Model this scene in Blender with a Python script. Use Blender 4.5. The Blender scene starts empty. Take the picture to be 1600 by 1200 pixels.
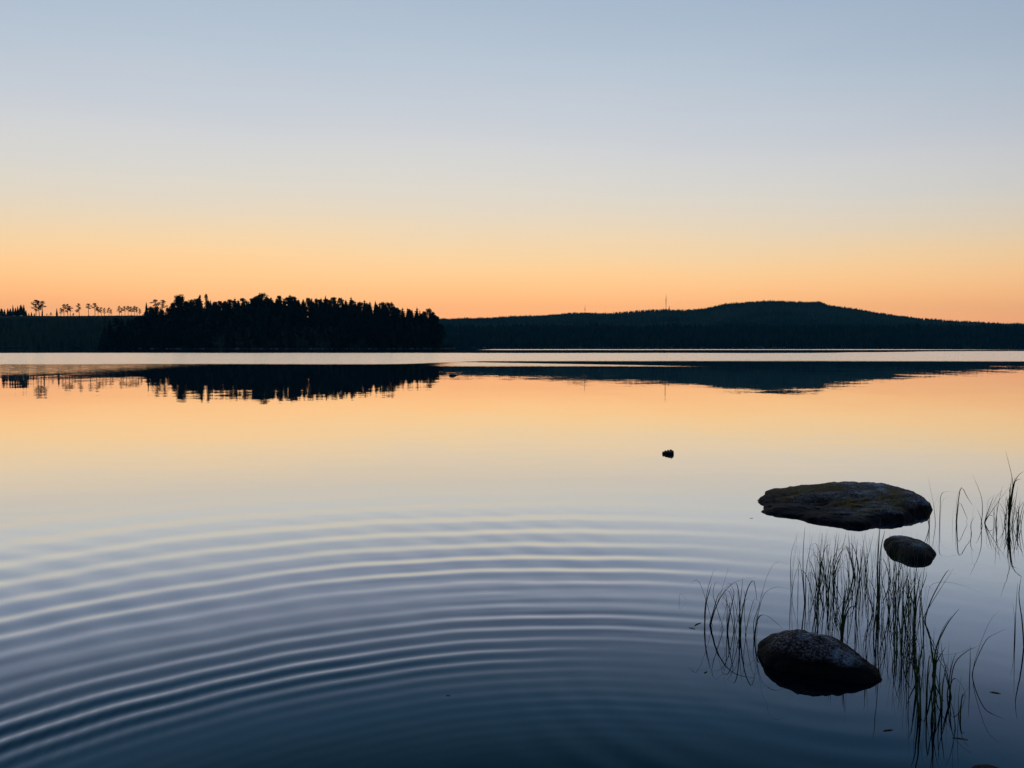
import bpy, math, random
import numpy as np
from mathutils import noise, Vector

S = bpy.context.scene
C = S.collection

# ------------------------------------------------------------------ camera
F, CAM_H, HOR = 1209.0, 1.7, 541.5          # focal length in photo pixels, eye height, horizon row
PITCH = math.atan((600 - HOR) / F)
cam_d = bpy.data.cameras.new('camera')
cam_d.sensor_width = 36.0
cam_d.lens = 36.0 * F / 1600.0
cam_d.clip_start, cam_d.clip_end = 0.1, 20000
cam = bpy.data.objects.new('camera', cam_d)
C.objects.link(cam)
cam.location = (0, 0, CAM_H)
cam.rotation_euler = (math.pi / 2 - PITCH, 0, 0)
S.camera = cam


def lin(r, g, b):
    f = lambda c: (c / 12.92) if c <= 0.04045 else ((c + 0.055) / 1.055) ** 2.4
    return (f(r / 255), f(g / 255), f(b / 255), 1.0)


# ------------------------------------------------------------------ world: sky just after sunset
W = bpy.data.worlds.new('World')
S.world = W
W.use_nodes = True
nt = W.node_tree
nt.nodes.clear()


def N(tree, kind, **kw):
    n = tree.nodes.new(kind)
    for k, v in kw.items():
        if k in n.inputs:
            n.inputs[k].default_value = v
        else:
            setattr(n, k, v)
    return n


def math_node(tree, op, a, b=None, c=None, clamp=False):
    n = tree.nodes.new('ShaderNodeMath')
    n.operation = op
    n.use_clamp = clamp
    for i, v in enumerate((a, b, c)):
        if v is None:
            continue
        if isinstance(v, (int, float)):
            n.inputs[i].default_value = v
        else:
            tree.links.new(v, n.inputs[i])
    return n.outputs[0]


def smooth_node(tree, v, lo, hi):
    n = tree.nodes.new('ShaderNodeMapRange')
    n.interpolation_type = 'SMOOTHSTEP'
    tree.links.new(v, n.inputs['Value'])
    n.inputs['From Min'].default_value = lo
    n.inputs['From Max'].default_value = hi
    return n.outputs['Result']


def ramp_node(tree, v, stops, interp='B_SPLINE'):
    n = tree.nodes.new('ShaderNodeValToRGB')
    n.color_ramp.interpolation = interp
    els = n.color_ramp.elements
    while len(els) > 1:
        els.remove(els[-1])
    els[0].position, els[0].color = stops[0]
    for p, c in stops[1:]:
        e = els.new(p)
        e.color = c
    tree.links.new(v, n.inputs['Fac'])
    return n.outputs['Color']


tc = N(nt, 'ShaderNodeTexCoord')
sep = N(nt, 'ShaderNodeSeparateXYZ')
nt.links.new(tc.outputs['Generated'], sep.inputs[0])
SUN_AZ = math.radians(-11)
SUN_EL = math.radians(-2.0)
# faint unevenness of the upper air
cl = N(nt, 'ShaderNodeTexNoise', Scale=2.2, Detail=3.0)
mp = N(nt, 'ShaderNodeMapping')
mp.inputs['Scale'].default_value = (1, 1, 7)
nt.links.new(tc.outputs['Generated'], mp.inputs[0])
nt.links.new(mp.outputs[0], cl.inputs['Vector'])
zz = math_node(nt, 'MULTIPLY_ADD', math_node(nt, 'SUBTRACT', cl.outputs['Fac'], 0.5), 0.036, sep.outputs['Z'])
WEST = [(0, (1.314, 0.527, 0.274, 1)),
        (0.034, (1.349, 0.574, 0.235, 1)),
        (0.06, (1.328, 0.637, 0.249, 1)),
        (0.0915, (1.221, 0.714, 0.318, 1)),
        (0.124, (1.054, 0.74, 0.406, 1)),
        (0.164, (0.87, 0.733, 0.554, 1)),
        (0.21, (0.736, 0.721, 0.674, 1)),
        (0.267, (0.637, 0.657, 0.707, 1)),
        (0.337, (0.5, 0.585, 0.679, 1)),
        (0.4, (0.425, 0.52, 0.639, 1)),
        (0.5, (0.313, 0.424, 0.58, 1)),
        (0.7, (0.138, 0.231, 0.413, 1)),
        (1, (0.048, 0.093, 0.209, 1))]
EAST = [(0.0, lin(128, 118, 124)), (.08, lin(104, 102, 116)), (.20, lin(70, 78, 104)), (.40, lin(68, 82, 114)),
        (.70, lin(64, 84, 122)), (1.0, lin(62, 86, 126))]
hx = math_node(nt, 'MULTIPLY', sep.outputs['X'], math.sin(SUN_AZ))
hd = math_node(nt, 'MULTIPLY_ADD', sep.outputs['Y'], math.cos(SUN_AZ), hx)
hl = math_node(nt, 'SQRT', math_node(nt, 'MAXIMUM', math_node(nt, 'SUBTRACT', 1.0, math_node(nt, 'MULTIPLY', sep.outputs['Z'], sep.outputs['Z'])), 1e-4))
az = math_node(nt, 'DIVIDE', hd, hl)
# the afterglow hugs the horizon more the farther it is from the sunset point
zw = math_node(nt, 'MULTIPLY', zz, math_node(nt, 'MULTIPLY_ADD', math_node(nt, 'SUBTRACT', 1.0, az), .85, 1.0))
half = lambda st: [(p, (c[0] / 1.5, c[1] / 1.5, c[2] / 1.5, 1)) for p, c in st]     # colour ramps stop at 1
west = ramp_node(nt, zw, half(WEST))
east = ramp_node(nt, zz, half(EAST))
wfac = smooth_node(nt, az, -0.45, 1.04)
mx = N(nt, 'ShaderNodeMix', data_type='RGBA')
nt.links.new(wfac, mx.inputs[0])
nt.links.new(east, mx.inputs[6])
nt.links.new(west, mx.inputs[7])
bg = N(nt, 'ShaderNodeBackground', Strength=1.5)
nt.links.new(mx.outputs[2], bg.inputs['Color'])
sky = N(nt, 'ShaderNodeTexSky', sky_type='NISHITA', sun_disc=False)
sky.sun_elevation = SUN_EL
sky.sun_rotation = SUN_AZ
bg2 = N(nt, 'ShaderNodeBackground', Strength=0.05)
nt.links.new(sky.outputs[0], bg2.inputs['Color'])
ad = N(nt, 'ShaderNodeAddShader')
nt.links.new(bg.outputs[0], ad.inputs[0])
nt.links.new(bg2.outputs[0], ad.inputs[1])
wo = N(nt, 'ShaderNodeOutputWorld')
nt.links.new(ad.outputs[0], wo.inputs['Surface'])

S.view_settings.view_transform = 'Standard'
S.view_settings.look = 'None'
S.view_settings.exposure = 0.0
S.view_settings.gamma = 1.0
S.view_settings.use_curve_mapping = False
S.cycles.use_denoising = True
S.cycles.max_bounces = 6
S.cycles.volume_bounces = 0
S.cycles.transparent_max_bounces = 8
S.cycles.caustics_reflective = False

# ------------------------------------------------------------------ helpers
rnd = random.Random(7)


def ray(px, py):
    u, v = (px - 800) / F, (600 - py) / F
    ca, sa = math.cos(PITCH), math.sin(PITCH)
    return Vector((u, ca + v * sa, v * ca - sa))


def ground(px, py):
    """point of the water under a pixel of the photograph"""
    d = ray(px, py)
    t = CAM_H / -d.z
    return Vector((d.x * t, d.y * t, 0))


def at_depth(px, py, Y):
    d = ray(px, py)
    t = Y / d.y
    return Vector((d.x * t, Y, CAM_H + d.z * t))


def mesh(name, verts, faces, smooth=False, m=None):
    me = bpy.data.meshes.new(name)
    me.from_pydata([tuple(v) for v in verts], [], faces)
    if smooth:
        me.polygons.foreach_set('use_smooth', [True] * len(me.polygons))
    if m:
        me.materials.append(m)
    me.update()
    return me


def grid_mesh(name, P, smooth=True, m=None):
    """P: (rows, cols, 3) array"""
    r, c = P.shape[:2]
    idx = np.arange(r * c).reshape(r, c)
    q = np.stack([idx[:-1, :-1], idx[:-1, 1:], idx[1:, 1:], idx[1:, :-1]], -1).reshape(-1, 4)
    me = bpy.data.meshes.new(name)
    me.vertices.add(r * c)
    me.vertices.foreach_set('co', P.reshape(-1).astype(np.float32))
    me.loops.add(q.size)
    me.loops.foreach_set('vertex_index', q.reshape(-1).astype(np.int32))
    me.polygons.add(len(q))
    me.polygons.foreach_set('loop_start', np.arange(0, q.size, 4, dtype=np.int32))
    me.polygons.foreach_set('use_smooth', np.full(len(q), smooth))
    if m:
        me.materials.append(m)
    me.update(calc_edges=True)
    return me


def tri_mesh(name, V, T, m=None, smooth=False):
    me = bpy.data.meshes.new(name)
    me.vertices.add(len(V))
    me.vertices.foreach_set('co', np.asarray(V, np.float32).reshape(-1))
    T = np.asarray(T, np.int32)
    me.loops.add(T.size)
    me.loops.foreach_set('vertex_index', T.reshape(-1))
    me.polygons.add(len(T))
    me.polygons.foreach_set('loop_start', np.arange(0, T.size, 3, dtype=np.int32))
    me.polygons.foreach_set('use_smooth', np.full(len(T), smooth))
    if m:
        me.materials.append(m)
    me.update(calc_edges=True)
    return me


def obj(name, me, parent=None, loc=None):
    o = bpy.data.objects.new(name, me)
    C.objects.link(o)
    if parent:
        o.parent = parent
    if loc is not None:
        o.location = loc
    return o


def tag(o, label=None, cat=None, group=None, kind=None):
    for k, v in (('label', label), ('category', cat), ('group', group), ('kind', kind)):
        if v:
            o[k] = v
    return o


ORD = ['', 'first', 'second', 'third', 'fourth', 'fifth', 'sixth', 'seventh', 'eighth', 'ninth', 'tenth', 'eleventh',
       'twelfth', 'thirteenth', 'fourteenth', 'fifteenth', 'sixteenth', 'seventeenth', 'eighteenth', 'nineteenth',
       'twentieth']
TENS = ['', '', 'twenty', 'thirty', 'forty', 'fifty', 'sixty', 'seventy', 'eighty']
TENTH = ['', '', 'twentieth', 'thirtieth', 'fortieth', 'fiftieth', 'sixtieth', 'seventieth', 'eightieth']


def ordinal(n):
    if n <= 20:
        return ORD[n]
    return TENTH[n // 10] if n % 10 == 0 else TENS[n // 10] + '-' + ORD[n % 10]


# ------------------------------------------------------------------ materials
def material(name):
    m = bpy.data.materials.new(name)
    m.use_nodes = True
    t = m.node_tree
    t.nodes.clear()
    out = t.nodes.new('ShaderNodeOutputMaterial')
    return m, t, out


def foliage_material(name, a, b, scale, rough=0.8):
    m, t, out = material(name)
    tcn = N(t, 'ShaderNodeNewGeometry')
    n = N(t, 'ShaderNodeTexNoise', Scale=scale, Detail=3.0)
    t.links.new(tcn.outputs['Position'], n.inputs['Vector'])
    col = ramp_node(t, n.outputs['Fac'], [(.35, a), (.65, b)], 'LINEAR')
    p = N(t, 'ShaderNodeBsdfPrincipled', Roughness=rough)
    p.inputs['Specular IOR Level'].default_value = 0.1
    t.links.new(col, p.inputs['Base Color'])
    t.links.new(p.outputs[0], out.inputs['Surface'])
    return m


M_SPRUCE = foliage_material('spruce_needles', (.009, .014, .008, 1), (.018, .026, .012, 1), .4)
M_PINE = foliage_material('pine_needles', (.011, .016, .008, 1), (.022, .028, .013, 1), .4)
M_BIRCH = foliage_material('birch_leaves', (.040, .050, .018, 1), (.06, .07, .026, 1), .5)
M_BARK = foliage_material('bark', (.030, .022, .016, 1), (.06, .042, .03, 1), 1.5, .9)
M_FAR = foliage_material('far_conifers', (.008, .016, .012, 1), (.026, .040, .024, 1), .02)
M_MIXED = foliage_material('far_mixed_wood', (.022, .045, .026, 1), (.070, .105, .050, 1), .006)
M_SOIL = foliage_material('forest_floor', (.022, .026, .014, 1), (.040, .042, .022, 1), .02, .95)
M_SHORE = foliage_material('shore_soil', (.05, .045, .035, 1), (.10, .09, .07, 1), 1.2, .95)
M_STEEL = foliage_material('mast_steel', (.10, .08, .07, 1), (.16, .13, .11, 1), .3, .6)
def blade_material(name, a, b):
    m, t, out = material(name)
    tcn = N(t, 'ShaderNodeNewGeometry')
    n = N(t, 'ShaderNodeTexNoise', Scale=9.0, Detail=3.0)
    t.links.new(tcn.outputs['Position'], n.inputs['Vector'])
    col = ramp_node(t, n.outputs['Fac'], [(.35, a), (.65, b)], 'LINEAR')
    p = N(t, 'ShaderNodeBsdfPrincipled', Roughness=.5)
    p.inputs['Specular IOR Level'].default_value = .25
    t.links.new(col, p.inputs['Base Color'])
    tr = N(t, 'ShaderNodeBsdfTranslucent')
    t.links.new(col, tr.inputs['Color'])
    mxs = N(t, 'ShaderNodeMixShader', Fac=.45)
    t.links.new(p.outputs[0], mxs.inputs[1])
    t.links.new(tr.outputs[0], mxs.inputs[2])
    t.links.new(mxs.outputs[0], out.inputs['Surface'])
    return m


M_REED = blade_material('reed_green', (.050, .130, .032, 1), (.110, .220, .060, 1))
M_DRY = blade_material('dry_reed', (.11, .10, .045, 1), (.20, .18, .10, 1))


def rock_material(name, mossy, wet_shade_z=.06):
    m, t, out = material(name)
    co = N(t, 'ShaderNodeTexCoord').outputs['Object']
    n1 = N(t, 'ShaderNodeTexNoise', Scale=5.0, Detail=8.0, Roughness=.65)
    n2 = N(t, 'ShaderNodeTexNoise', Scale=75.0, Detail=6.0, Roughness=.75)
    n3 = N(t, 'ShaderNodeTexVoronoi', Scale=28.0)
    for n in (n1, n2, n3):
        t.links.new(co, n.inputs['Vector'])
    stone = ramp_node(t, n2.outputs['Fac'], [(.40, (.006, .006, .006, 1)), (.50, (.045, .040, .036, 1)), (.60, (.34, .30, .26, 1))], 'LINEAR')
    lich = ramp_node(t, n1.outputs['Fac'], [(.48, (0, 0, 0, 1)), (.60, (1, 1, 1, 1))], 'LINEAR')
    mixl = N(t, 'ShaderNodeMix', data_type='RGBA')
    t.links.new(lich, mixl.inputs[0])
    t.links.new(stone, mixl.inputs[6])
    lich2 = ramp_node(t, n2.outputs['Fac'], [(.40, (.06, .075, .078, 1)), (.56, (.46, .54, .56, 1))], 'LINEAR')
    t.links.new(lich2, mixl.inputs[7])
    colour = mixl.outputs[2]
    if mossy:
        n4 = N(t, 'ShaderNodeTexNoise', Scale=2.3, Detail=6.0, Roughness=.6)
        t.links.new(co, n4.inputs['Vector'])
        sx = N(t, 'ShaderNodeSeparateXYZ')
        t.links.new(co, sx.inputs[0])
        # the dry right-hand crown of the slab carries less moss
        bias = math_node(t, 'MULTIPLY_ADD', sx.outputs['X'], -.16, n4.outputs['Fac'])
        ms = ramp_node(t, bias, [(.42, (0, 0, 0, 1)), (.56, (1, 1, 1, 1))], 'LINEAR')
        mossc = ramp_node(t, n2.outputs['Fac'], [(.40, (.016, .011, .002, 1)), (.60, (.22, .145, .018, 1))], 'LINEAR')
        mm = N(t, 'ShaderNodeMix', data_type='RGBA')
        t.links.new(ms, mm.inputs[0])
        t.links.new(colour, mm.inputs[6])
        t.links.new(mossc, mm.inputs[7])
        colour = mm.outputs[2]
    # front-face shade painted into the colour near the waterline, along with algae film
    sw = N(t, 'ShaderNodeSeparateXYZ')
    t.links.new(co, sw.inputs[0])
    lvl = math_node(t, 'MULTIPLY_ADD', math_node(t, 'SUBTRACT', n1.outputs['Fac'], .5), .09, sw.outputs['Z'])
    dry = smooth_node(t, lvl, wet_shade_z - .022, wet_shade_z + .022)  # mask: off in the band of painted shade, full above it
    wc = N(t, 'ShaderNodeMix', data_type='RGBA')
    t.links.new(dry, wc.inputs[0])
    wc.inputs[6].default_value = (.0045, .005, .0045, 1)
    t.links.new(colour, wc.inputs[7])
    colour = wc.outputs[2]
    p = N(t, 'ShaderNodeBsdfPrincipled', Roughness=.75)
    p.inputs['Specular IOR Level'].default_value = .2
    t.links.new(colour, p.inputs['Base Color'])
    h = math_node(t, 'ADD', n2.outputs['Fac'], math_node(t, 'MULTIPLY', n3.outputs['Distance'], .6))
    b = N(t, 'ShaderNodeBump', Strength=1.0, Distance=.02)
    t.links.new(h, b.inputs['Height'])
    t.links.new(b.outputs[0], p.inputs['Normal'])
    t.links.new(p.outputs[0], out.inputs['Surface'])
    return m


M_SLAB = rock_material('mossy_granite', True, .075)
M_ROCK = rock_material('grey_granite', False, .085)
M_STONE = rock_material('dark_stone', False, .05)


def water_material():
    m, t, out = material('lake_water')
    geo = N(t, 'ShaderNodeNewGeometry')
    sp = N(t, 'ShaderNodeSeparateXYZ')
    t.links.new(geo.outputs['Position'], sp.inputs[0])
    X, Y = sp.outputs['X'], sp.outputs['Y']
    L = lambda op, a, b=None, c=None, cl=False: math_node(t, op, a, b, c, cl)

    def nz(sx, sy, detail, seed, fac=False, rough=.5):
        mpn = N(t, 'ShaderNodeMapping')
        mpn.inputs['Scale'].default_value = (sx, sy, 1)
        mpn.inputs['Location'].default_value = (seed, seed * 1.7, seed * .3)
        t.links.new(geo.outputs['Position'], mpn.inputs[0])
        n = N(t, 'ShaderNodeTexNoise', Scale=1.0, Detail=detail, Roughness=rough)
        t.links.new(mpn.outputs[0], n.inputs['Vector'])
        return n.outputs['Fac'] if fac else n.outputs['Color']

    # wind-ruffled patches of the lake, each in its place on the water
    wob = L('MULTIPLY', L('SUBTRACT', nz(.02, .05, 4, 3, True, .6), .5), 1.0)
    Yw = L('MULTIPLY', Y, L('MULTIPLY_ADD', wob, .16, 1.0))
    near = L('MULTIPLY_ADD', smooth_node(t, X, -13, -2), 18, 74)            # near edge of the ruffled belt
    far = L('MULTIPLY_ADD', smooth_node(t, X, 60, 190), 85, 206)            # far edge
    belt = L('MULTIPLY', smooth_node(t, L('DIVIDE', Yw, near), .95, 1.045), L('SUBTRACT', 1.0, smooth_node(t, L('DIVIDE', Yw, far), .985, 1.015)))
    wedge_far = L('MULTIPLY_ADD', L('ADD', X, 6.0), -.85, 86)
    wedge = L('MULTIPLY', smooth_node(t, L('DIVIDE', Yw, 67.0), .96, 1.04),
              L('MULTIPLY', L('SUBTRACT', 1.0, smooth_node(t, L('SUBTRACT', Y, wedge_far), -2, 1)), smooth_node(t, X, -9, -4)))
    strip = L('MULTIPLY', L('MULTIPLY', smooth_node(t, Yw, 375, 400), L('SUBTRACT', 1.0, smooth_node(t, Yw, 480, 510))),
              L('MULTIPLY', smooth_node(t, X, -24, -5), L('SUBTRACT', 1.0, smooth_node(t, X, 200, 300))))
    lull = L('MULTIPLY', L('MULTIPLY', smooth_node(t, Yw, 42, 50), L('SUBTRACT', 1.0, smooth_node(t, X, -33, -23))), L('MULTIPLY', L('SUBTRACT', 1.0, smooth_node(t, Yw, 90, 110)), .42))
    belt = L('MAXIMUM', belt, lull)
    ruff = L('MAXIMUM', belt, L('MAXIMUM', wedge, strip))
    # surface slopes
    def slope(col, ax, ay):
        v = N(t, 'ShaderNodeVectorMath', operation='SUBTRACT')
        t.links.new(col, v.inputs[0])
        v.inputs[1].default_value = (.5, .5, .5)
        s = N(t, 'ShaderNodeVectorMath', operation='MULTIPLY')
        t.links.new(v.outputs[0], s.inputs[0])
        s.inputs[1].default_value = (ax, ay, 0)
        return s.outputs[0]

    def vadd(a, b):
        v = N(t, 'ShaderNodeVectorMath', operation='ADD')
        t.links.new(a, v.inputs[0])
        t.links.new(b, v.inputs[1])
        return v.outputs[0]

    def vscale(a, s):
        v = N(t, 'ShaderNodeVectorMath', operation='SCALE')
        t.links.new(a, v.inputs[0])
        t.links.new(s, v.inputs['Scale'])
        return v.outputs[0]

    calm = vadd(slope(nz(.8, 2.2, 3, 11), .003, .010), slope(nz(6, 10, 3, 23), .004, .009))
    swell = slope(nz(.12, .5, 2, 31), .002, .007)
    wind = vscale(slope(nz(1.5, 3.2, 3, 41), .12, .24), ruff)
    roll = slope(nz(.30, .085, 4, 53, rough=.65), .001, .011)
    nrm = vadd(vadd(geo.outputs['Normal'], vadd(calm, vadd(swell, roll))), wind)
    nn = N(t, 'ShaderNodeVectorMath', operation='NORMALIZE')
    t.links.new(nrm, nn.inputs[0])
    lw = N(t, 'ShaderNodeLayerWeight', Blend=.5)
    t.links.new(nn.outputs[0], lw.inputs['Normal'])
    # reflectance against grazing angle (0 = looking straight down, 1 = along the surface)
    R = [(0.0, (.016, .019, .023, 1)), (.45, (.011, .022, .028, 1)), (.513, (.011, .032, .042, 1)), (.574, (.042, .080, .110, 1)),
         (.64, (.152, .174, .218, 1)), (.713, (.41, .435, .50, 1)), (.751, (.60, .62, .64, 1)), (.79, (.75, .77, .78, 1)),
         (.83, (.79, .79, .80, 1)), (.875, (.87, .90, .95, 1)), (.92, (.93, .98, .99, 1)), (1.0, (.98, .98, .97, 1))]
    refl = ramp_node(t, lw.outputs['Facing'], R, 'LINEAR')
    g = N(t, 'ShaderNodeBsdfGlossy', distribution='GGX')
    t.links.new(refl, g.inputs['Color'])
    t.links.new(nn.outputs[0], g.inputs['Normal'])
    t.links.new(L('MULTIPLY_ADD', ruff, .20, .010), g.inputs['Roughness'])
    d = N(t, 'ShaderNodeBsdfDiffuse')
    d.inputs['Color'].default_value = (.0008, .003, .005, 1)
    a = N(t, 'ShaderNodeAddShader')
    t.links.new(g.outputs[0], a.inputs[0])
    t.links.new(d.outputs[0], a.inputs[1])
    t.links.new(a.outputs[0], out.inputs['Surface'])
    return m


M_WATER = water_material()

# ------------------------------------------------------------------ ground sheet and water
def axis(fine_lo, fine_hi, step, lo, hi, grow=1.22):
    a = list(np.arange(fine_lo, fine_hi + 1e-6, step))
    s, v = step, fine_lo
    left = []
    while v > lo:
        s *= grow
        v = max(lo, v - s)
        left.append(v)
    s, v = step, fine_hi
    right = []
    while v < hi:
        s *= grow
        v = min(hi, v + s)
        right.append(v)
    return np.array(left[::-1] + a + right)


xs, ys = axis(-12, 12, 2.0, -4500, 4500, 1.3), axis(-6, 8, .5, -250, 4500, 1.3)
gx, gy = np.meshgrid(xs, ys)
gz = np.where(gy < .6, np.clip((.35 - gy) * .16 - .05, -.1, 1.6), -.1 - np.clip((gy - .6) * .22, 0, 2.4))
tag(obj('ground', grid_mesh('ground', np.stack([gx, gy, gz], -1), m=M_SHORE)), kind='structure')

xs, ys = axis(-9, 9, .05, -4400, 4400), axis(0.2, 11.0, .016, -6, 4400)
gx, gy = np.meshgrid(xs, ys)
cx, cy = .40, .98                                   # where something broke the surface
r = np.hypot(gx - cx, gy - cy)
rr = np.maximum(r, .6)
th = np.degrees(np.arctan2(gx - cx, gy - cy))        # 0 ahead, negative to the left
K = 452.0
lam = 2 * np.pi * rr ** 2 / K


def bump1(v, c, w):
    return np.exp(-((v - c) / w) ** 2)


env = .037 * bump1(rr, 4.95, .55) + .018 * bump1(rr, 6.05, .75) + .009 * bump1(rr, 7.4, 1.1) + .042 * bump1(rr, 3.76, .30) + .006 * bump1(rr, 4.3, .6)
env *= .045 + .955 / (1 + np.exp((th - 10) / 4.0))
inner = .100 * bump1(rr, 3.20 - .0045 * th, .27) / (1 + np.exp((th + 9) / 4.5))
inner += .012 * bump1(rr, 2.62, .3) / (1 + np.exp((th - 10) / 8))
slope = env + inner
wv = np.sin(th * .11 + 1.0) * .5 + np.sin(th * .043 + rr * 1.3) * .5 + np.sin(th * .29 + rr * 2.1 + 2.0) * .25
slope *= 1 + .30 * wv
psi = K / rr - 5.0 + .32 * np.sin(th * .17 + rr * .9) + .20 * np.sin(th * .41 - rr * 1.7) + .10 * np.sin(th * .83 + rr * 3.1)
gz = slope * lam / (2 * np.pi) * (np.sin(psi) + .15 * np.sin(2 * psi))
r3 = np.maximum(np.hypot(gx + 5.2, gy - 2.0), .5)
gz += .0011 * np.cos(r3 * 2 * np.pi / .37 + .6 * np.sin(gx * 1.3)) * bump1(gy, 5.6, 2.0) / (1 + np.exp((gx - .7) / .25)) * (.6 + .4 * np.sin(gx * .8 + gy))
# fine capillary rings riding on the swell, patchy
gz += .010 * lam / (2 * np.pi) * .55 * np.sin(820 / rr + .5 * np.sin(th * .23)) * bump1(rr, 4.1, .9) * np.clip(np.sin(th * .13 + rr * 1.9) + .35, 0, 1) / (1 + np.exp((th - 14) / 4))
# secondary, weaker crossing wavelets coming back off the rocks
r2 = np.maximum(np.hypot(gx - 1.62, gy - 4.15), .25)
gz += .0007 * np.cos(r2 * 2 * np.pi / .21) * bump1(r2, 1.3, .6) * np.clip((4.3 - gy) / .4, 0, 1) / (1 + np.exp((gx - 1.7) / .12)) * (.6 + .4 * np.sin(gx * 5 + gy * 2))
fade = np.clip((9.5 - gy) / 2.0, 0, 1) * np.clip((8.5 - np.abs(gx)) / 1.5, 0, 1) * np.clip((gy - .8) / 1.2, 0, 1) * np.clip((gy - .25) / .5, 0, 1)
gz *= fade
tag(obj('water', grid_mesh('water', np.stack([gx, gy, gz], -1), m=M_WATER)), kind='structure')

# ------------------------------------------------------------------ far hills
def sm(t):
    t = np.clip(t, 0, 1)
    return t * t * (3 - 2 * t)


def vnoise(x, y, s):
    return (np.sin(x / s + 1.3 * np.sin(y / s * .7)) + np.sin(y / s * 1.1 + 1.7 * np.sin(x / s * .6 + 2)) + .5 * np.sin(x / s * 2.3 + y / s * 1.9)) / 2.5


SKY_R = [(-400, 500), (300, 500), (680, 497.5), (737, 496.5), (809, 494), (852, 492), (898, 489), (940, 489.5), (967, 489.5), (1010, 488), (1040, 486.5),
         (1062, 485.5), (1082, 483), (1100, 481), (1131, 474.5), (1150, 472.6), (1178, 470.8), (1209, 470), (1256, 471), (1278, 471.3), (1294, 477),
         (1325, 480.6), (1365, 487.5), (1412, 493.7), (1437, 497.5), (1475, 500), (1506, 501), (1537, 503), (1569, 505.3),
         (1600, 505.5), (1750, 509), (2000, 514), (2600, 522)]
DR = 2500.0
TREE = 13.0
_sx = np.array([(p - 800) / F * DR for p, _ in SKY_R])
_sz = np.array([CAM_H + (HOR - q) / F * DR - TREE for _, q in SKY_R])


def hill_z(x, y):
    crest = np.interp(x * DR / np.maximum(y, 1500), _sx, _sz)
    terr = np.minimum(32, crest * .5)
    up = terr * sm((y - 1400) / 230) + (crest - terr) * sm((y - 1780) / 720)
    z = np.where(y <= DR, up, crest * (1 - sm((y - DR) / 900)))
    return np.where(y < 1400, -1.5, z + vnoise(x, y, 60) * 2.0 * sm((y - 1400) / 200) * (1 - .8 * sm((y - 2200) / 200)) - 1.5 * (1 - sm((y - 1395) / 30)))


xs, ys = np.linspace(-2300, 3000, 260), np.concatenate([np.linspace(1390, 1700, 24), np.linspace(1730, 2500, 40), np.linspace(2550, 3400, 16)])
gx, gy = np.meshgrid(xs, ys)
tag(obj('hill', grid_mesh('hill', np.stack([gx, gy, hill_z(gx, gy)], -1), m=M_SOIL)), kind='structure')

# far ridge with the masts, behind the saddle
DF = 3600.0
SKY_F = [(600, 505), (860, 491.5), (898, 487.5), (920, 488), (945, 488.5), (975, 486.5), (1008, 483.7), (1039, 482.2), (1055, 483), (1080, 484), (1120, 490), (1250, 505)]
_fx = np.array([(p - 800) / F * DF for p, _ in SKY_F])
_fz = np.array([CAM_H + (HOR - q) / F * DF - TREE for _, q in SKY_F])


def ridge_z(x, y):
    return np.interp(x * DF / y, _fx, _fz) * sm((y - 2900) / 700) * (1 - sm((y - DF) / 500))


gx, gy = np.meshgrid(np.linspace(-900, 1500, 90), np.linspace(2900, 4100, 40))
tag(obj('hill', grid_mesh('hill', np.stack([gx, gy, ridge_z(gx, gy)], -1), m=M_SOIL)), kind='structure')

# logged ridge on the left shore
DL = 1000.0
SKY_L = [(-900, 505), (-400, 497), (0, 493.6), (100, 494.0), (230, 493.2), (300, 495), (420, 515), (520, 541)]
_lx = np.array([(p - 800) / F * DL for p, _ in SKY_L])
_lz = np.array([CAM_H + (HOR - q) / F * DL for _, q in SKY_L])


def left_z(x, y):
    c = np.maximum(np.interp(x * DL / np.maximum(y, 700), _lx, _lz), -1)
    z = np.where(y <= DL, c * sm((y - 815) / 185) ** .8, c * (1 - sm((y - DL) / 260)))
    return z - 1.5 * (1 - sm((y - 812) / 12))


gx, gy = np.meshgrid(np.linspace(-1700, -230, 150), np.linspace(808, 1260, 60))
tag(obj('hill', grid_mesh('hill', np.stack([gx, gy, left_z(gx, gy)], -1), m=M_SOIL)), kind='structure')

# ------------------------------------------------------------------ far woods (uncountable)
rs = np.random.RandomState(3)


def cone_forest(name, P, H, R, mat=None):
    """joined three-tier conifers, 15 triangles each"""
    n = len(P)
    V, T = [], []
    ang = np.arange(5) * 2 * np.pi / 5
    base = 0
    for (z0, z1, k) in ((.08, .52, 1.0), (.34, .78, .72), (.60, 1.0, .44)):
        rot = rs.rand(n, 1) * 6.28
        jit = .7 + .6 * rs.rand(n, 5)
        rx = P[:, None, 0] + np.cos(ang + rot) * R[:, None] * k * jit
        ry = P[:, None, 1] + np.sin(ang + rot) * R[:, None] * k * jit
        rz = np.repeat((P[:, 2] + H * z0)[:, None], 5, 1) + (rs.rand(n, 5) - .5) * H[:, None] * .08
        ring = np.stack([rx, ry, rz], -1)
        tip = np.stack([P[:, 0] + (rs.rand(n) - .5) * .3, P[:, 1], P[:, 2] + H * z1], -1)[:, None]
        blk = np.concatenate([ring, tip], 1).reshape(-1, 3)
        o = base + np.arange(n)[:, None, None] * 6
        tri = np.array([[i, (i + 1) % 5, 5] for i in range(5)])[None]
        T.append((o + tri).reshape(-1, 3))
        V.append(blk)
        base += n * 6
    return obj(name, tri_mesh(name, np.concatenate(V), np.concatenate(T), mat or M_FAR))


def scatter(n, y0, y1, ulo, uhi, power=1.0):
    y = y0 + (y1 - y0) * rs.rand(n) ** power
    u = ulo + (uhi - ulo) * rs.rand(n)
    return u * y, y


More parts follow.
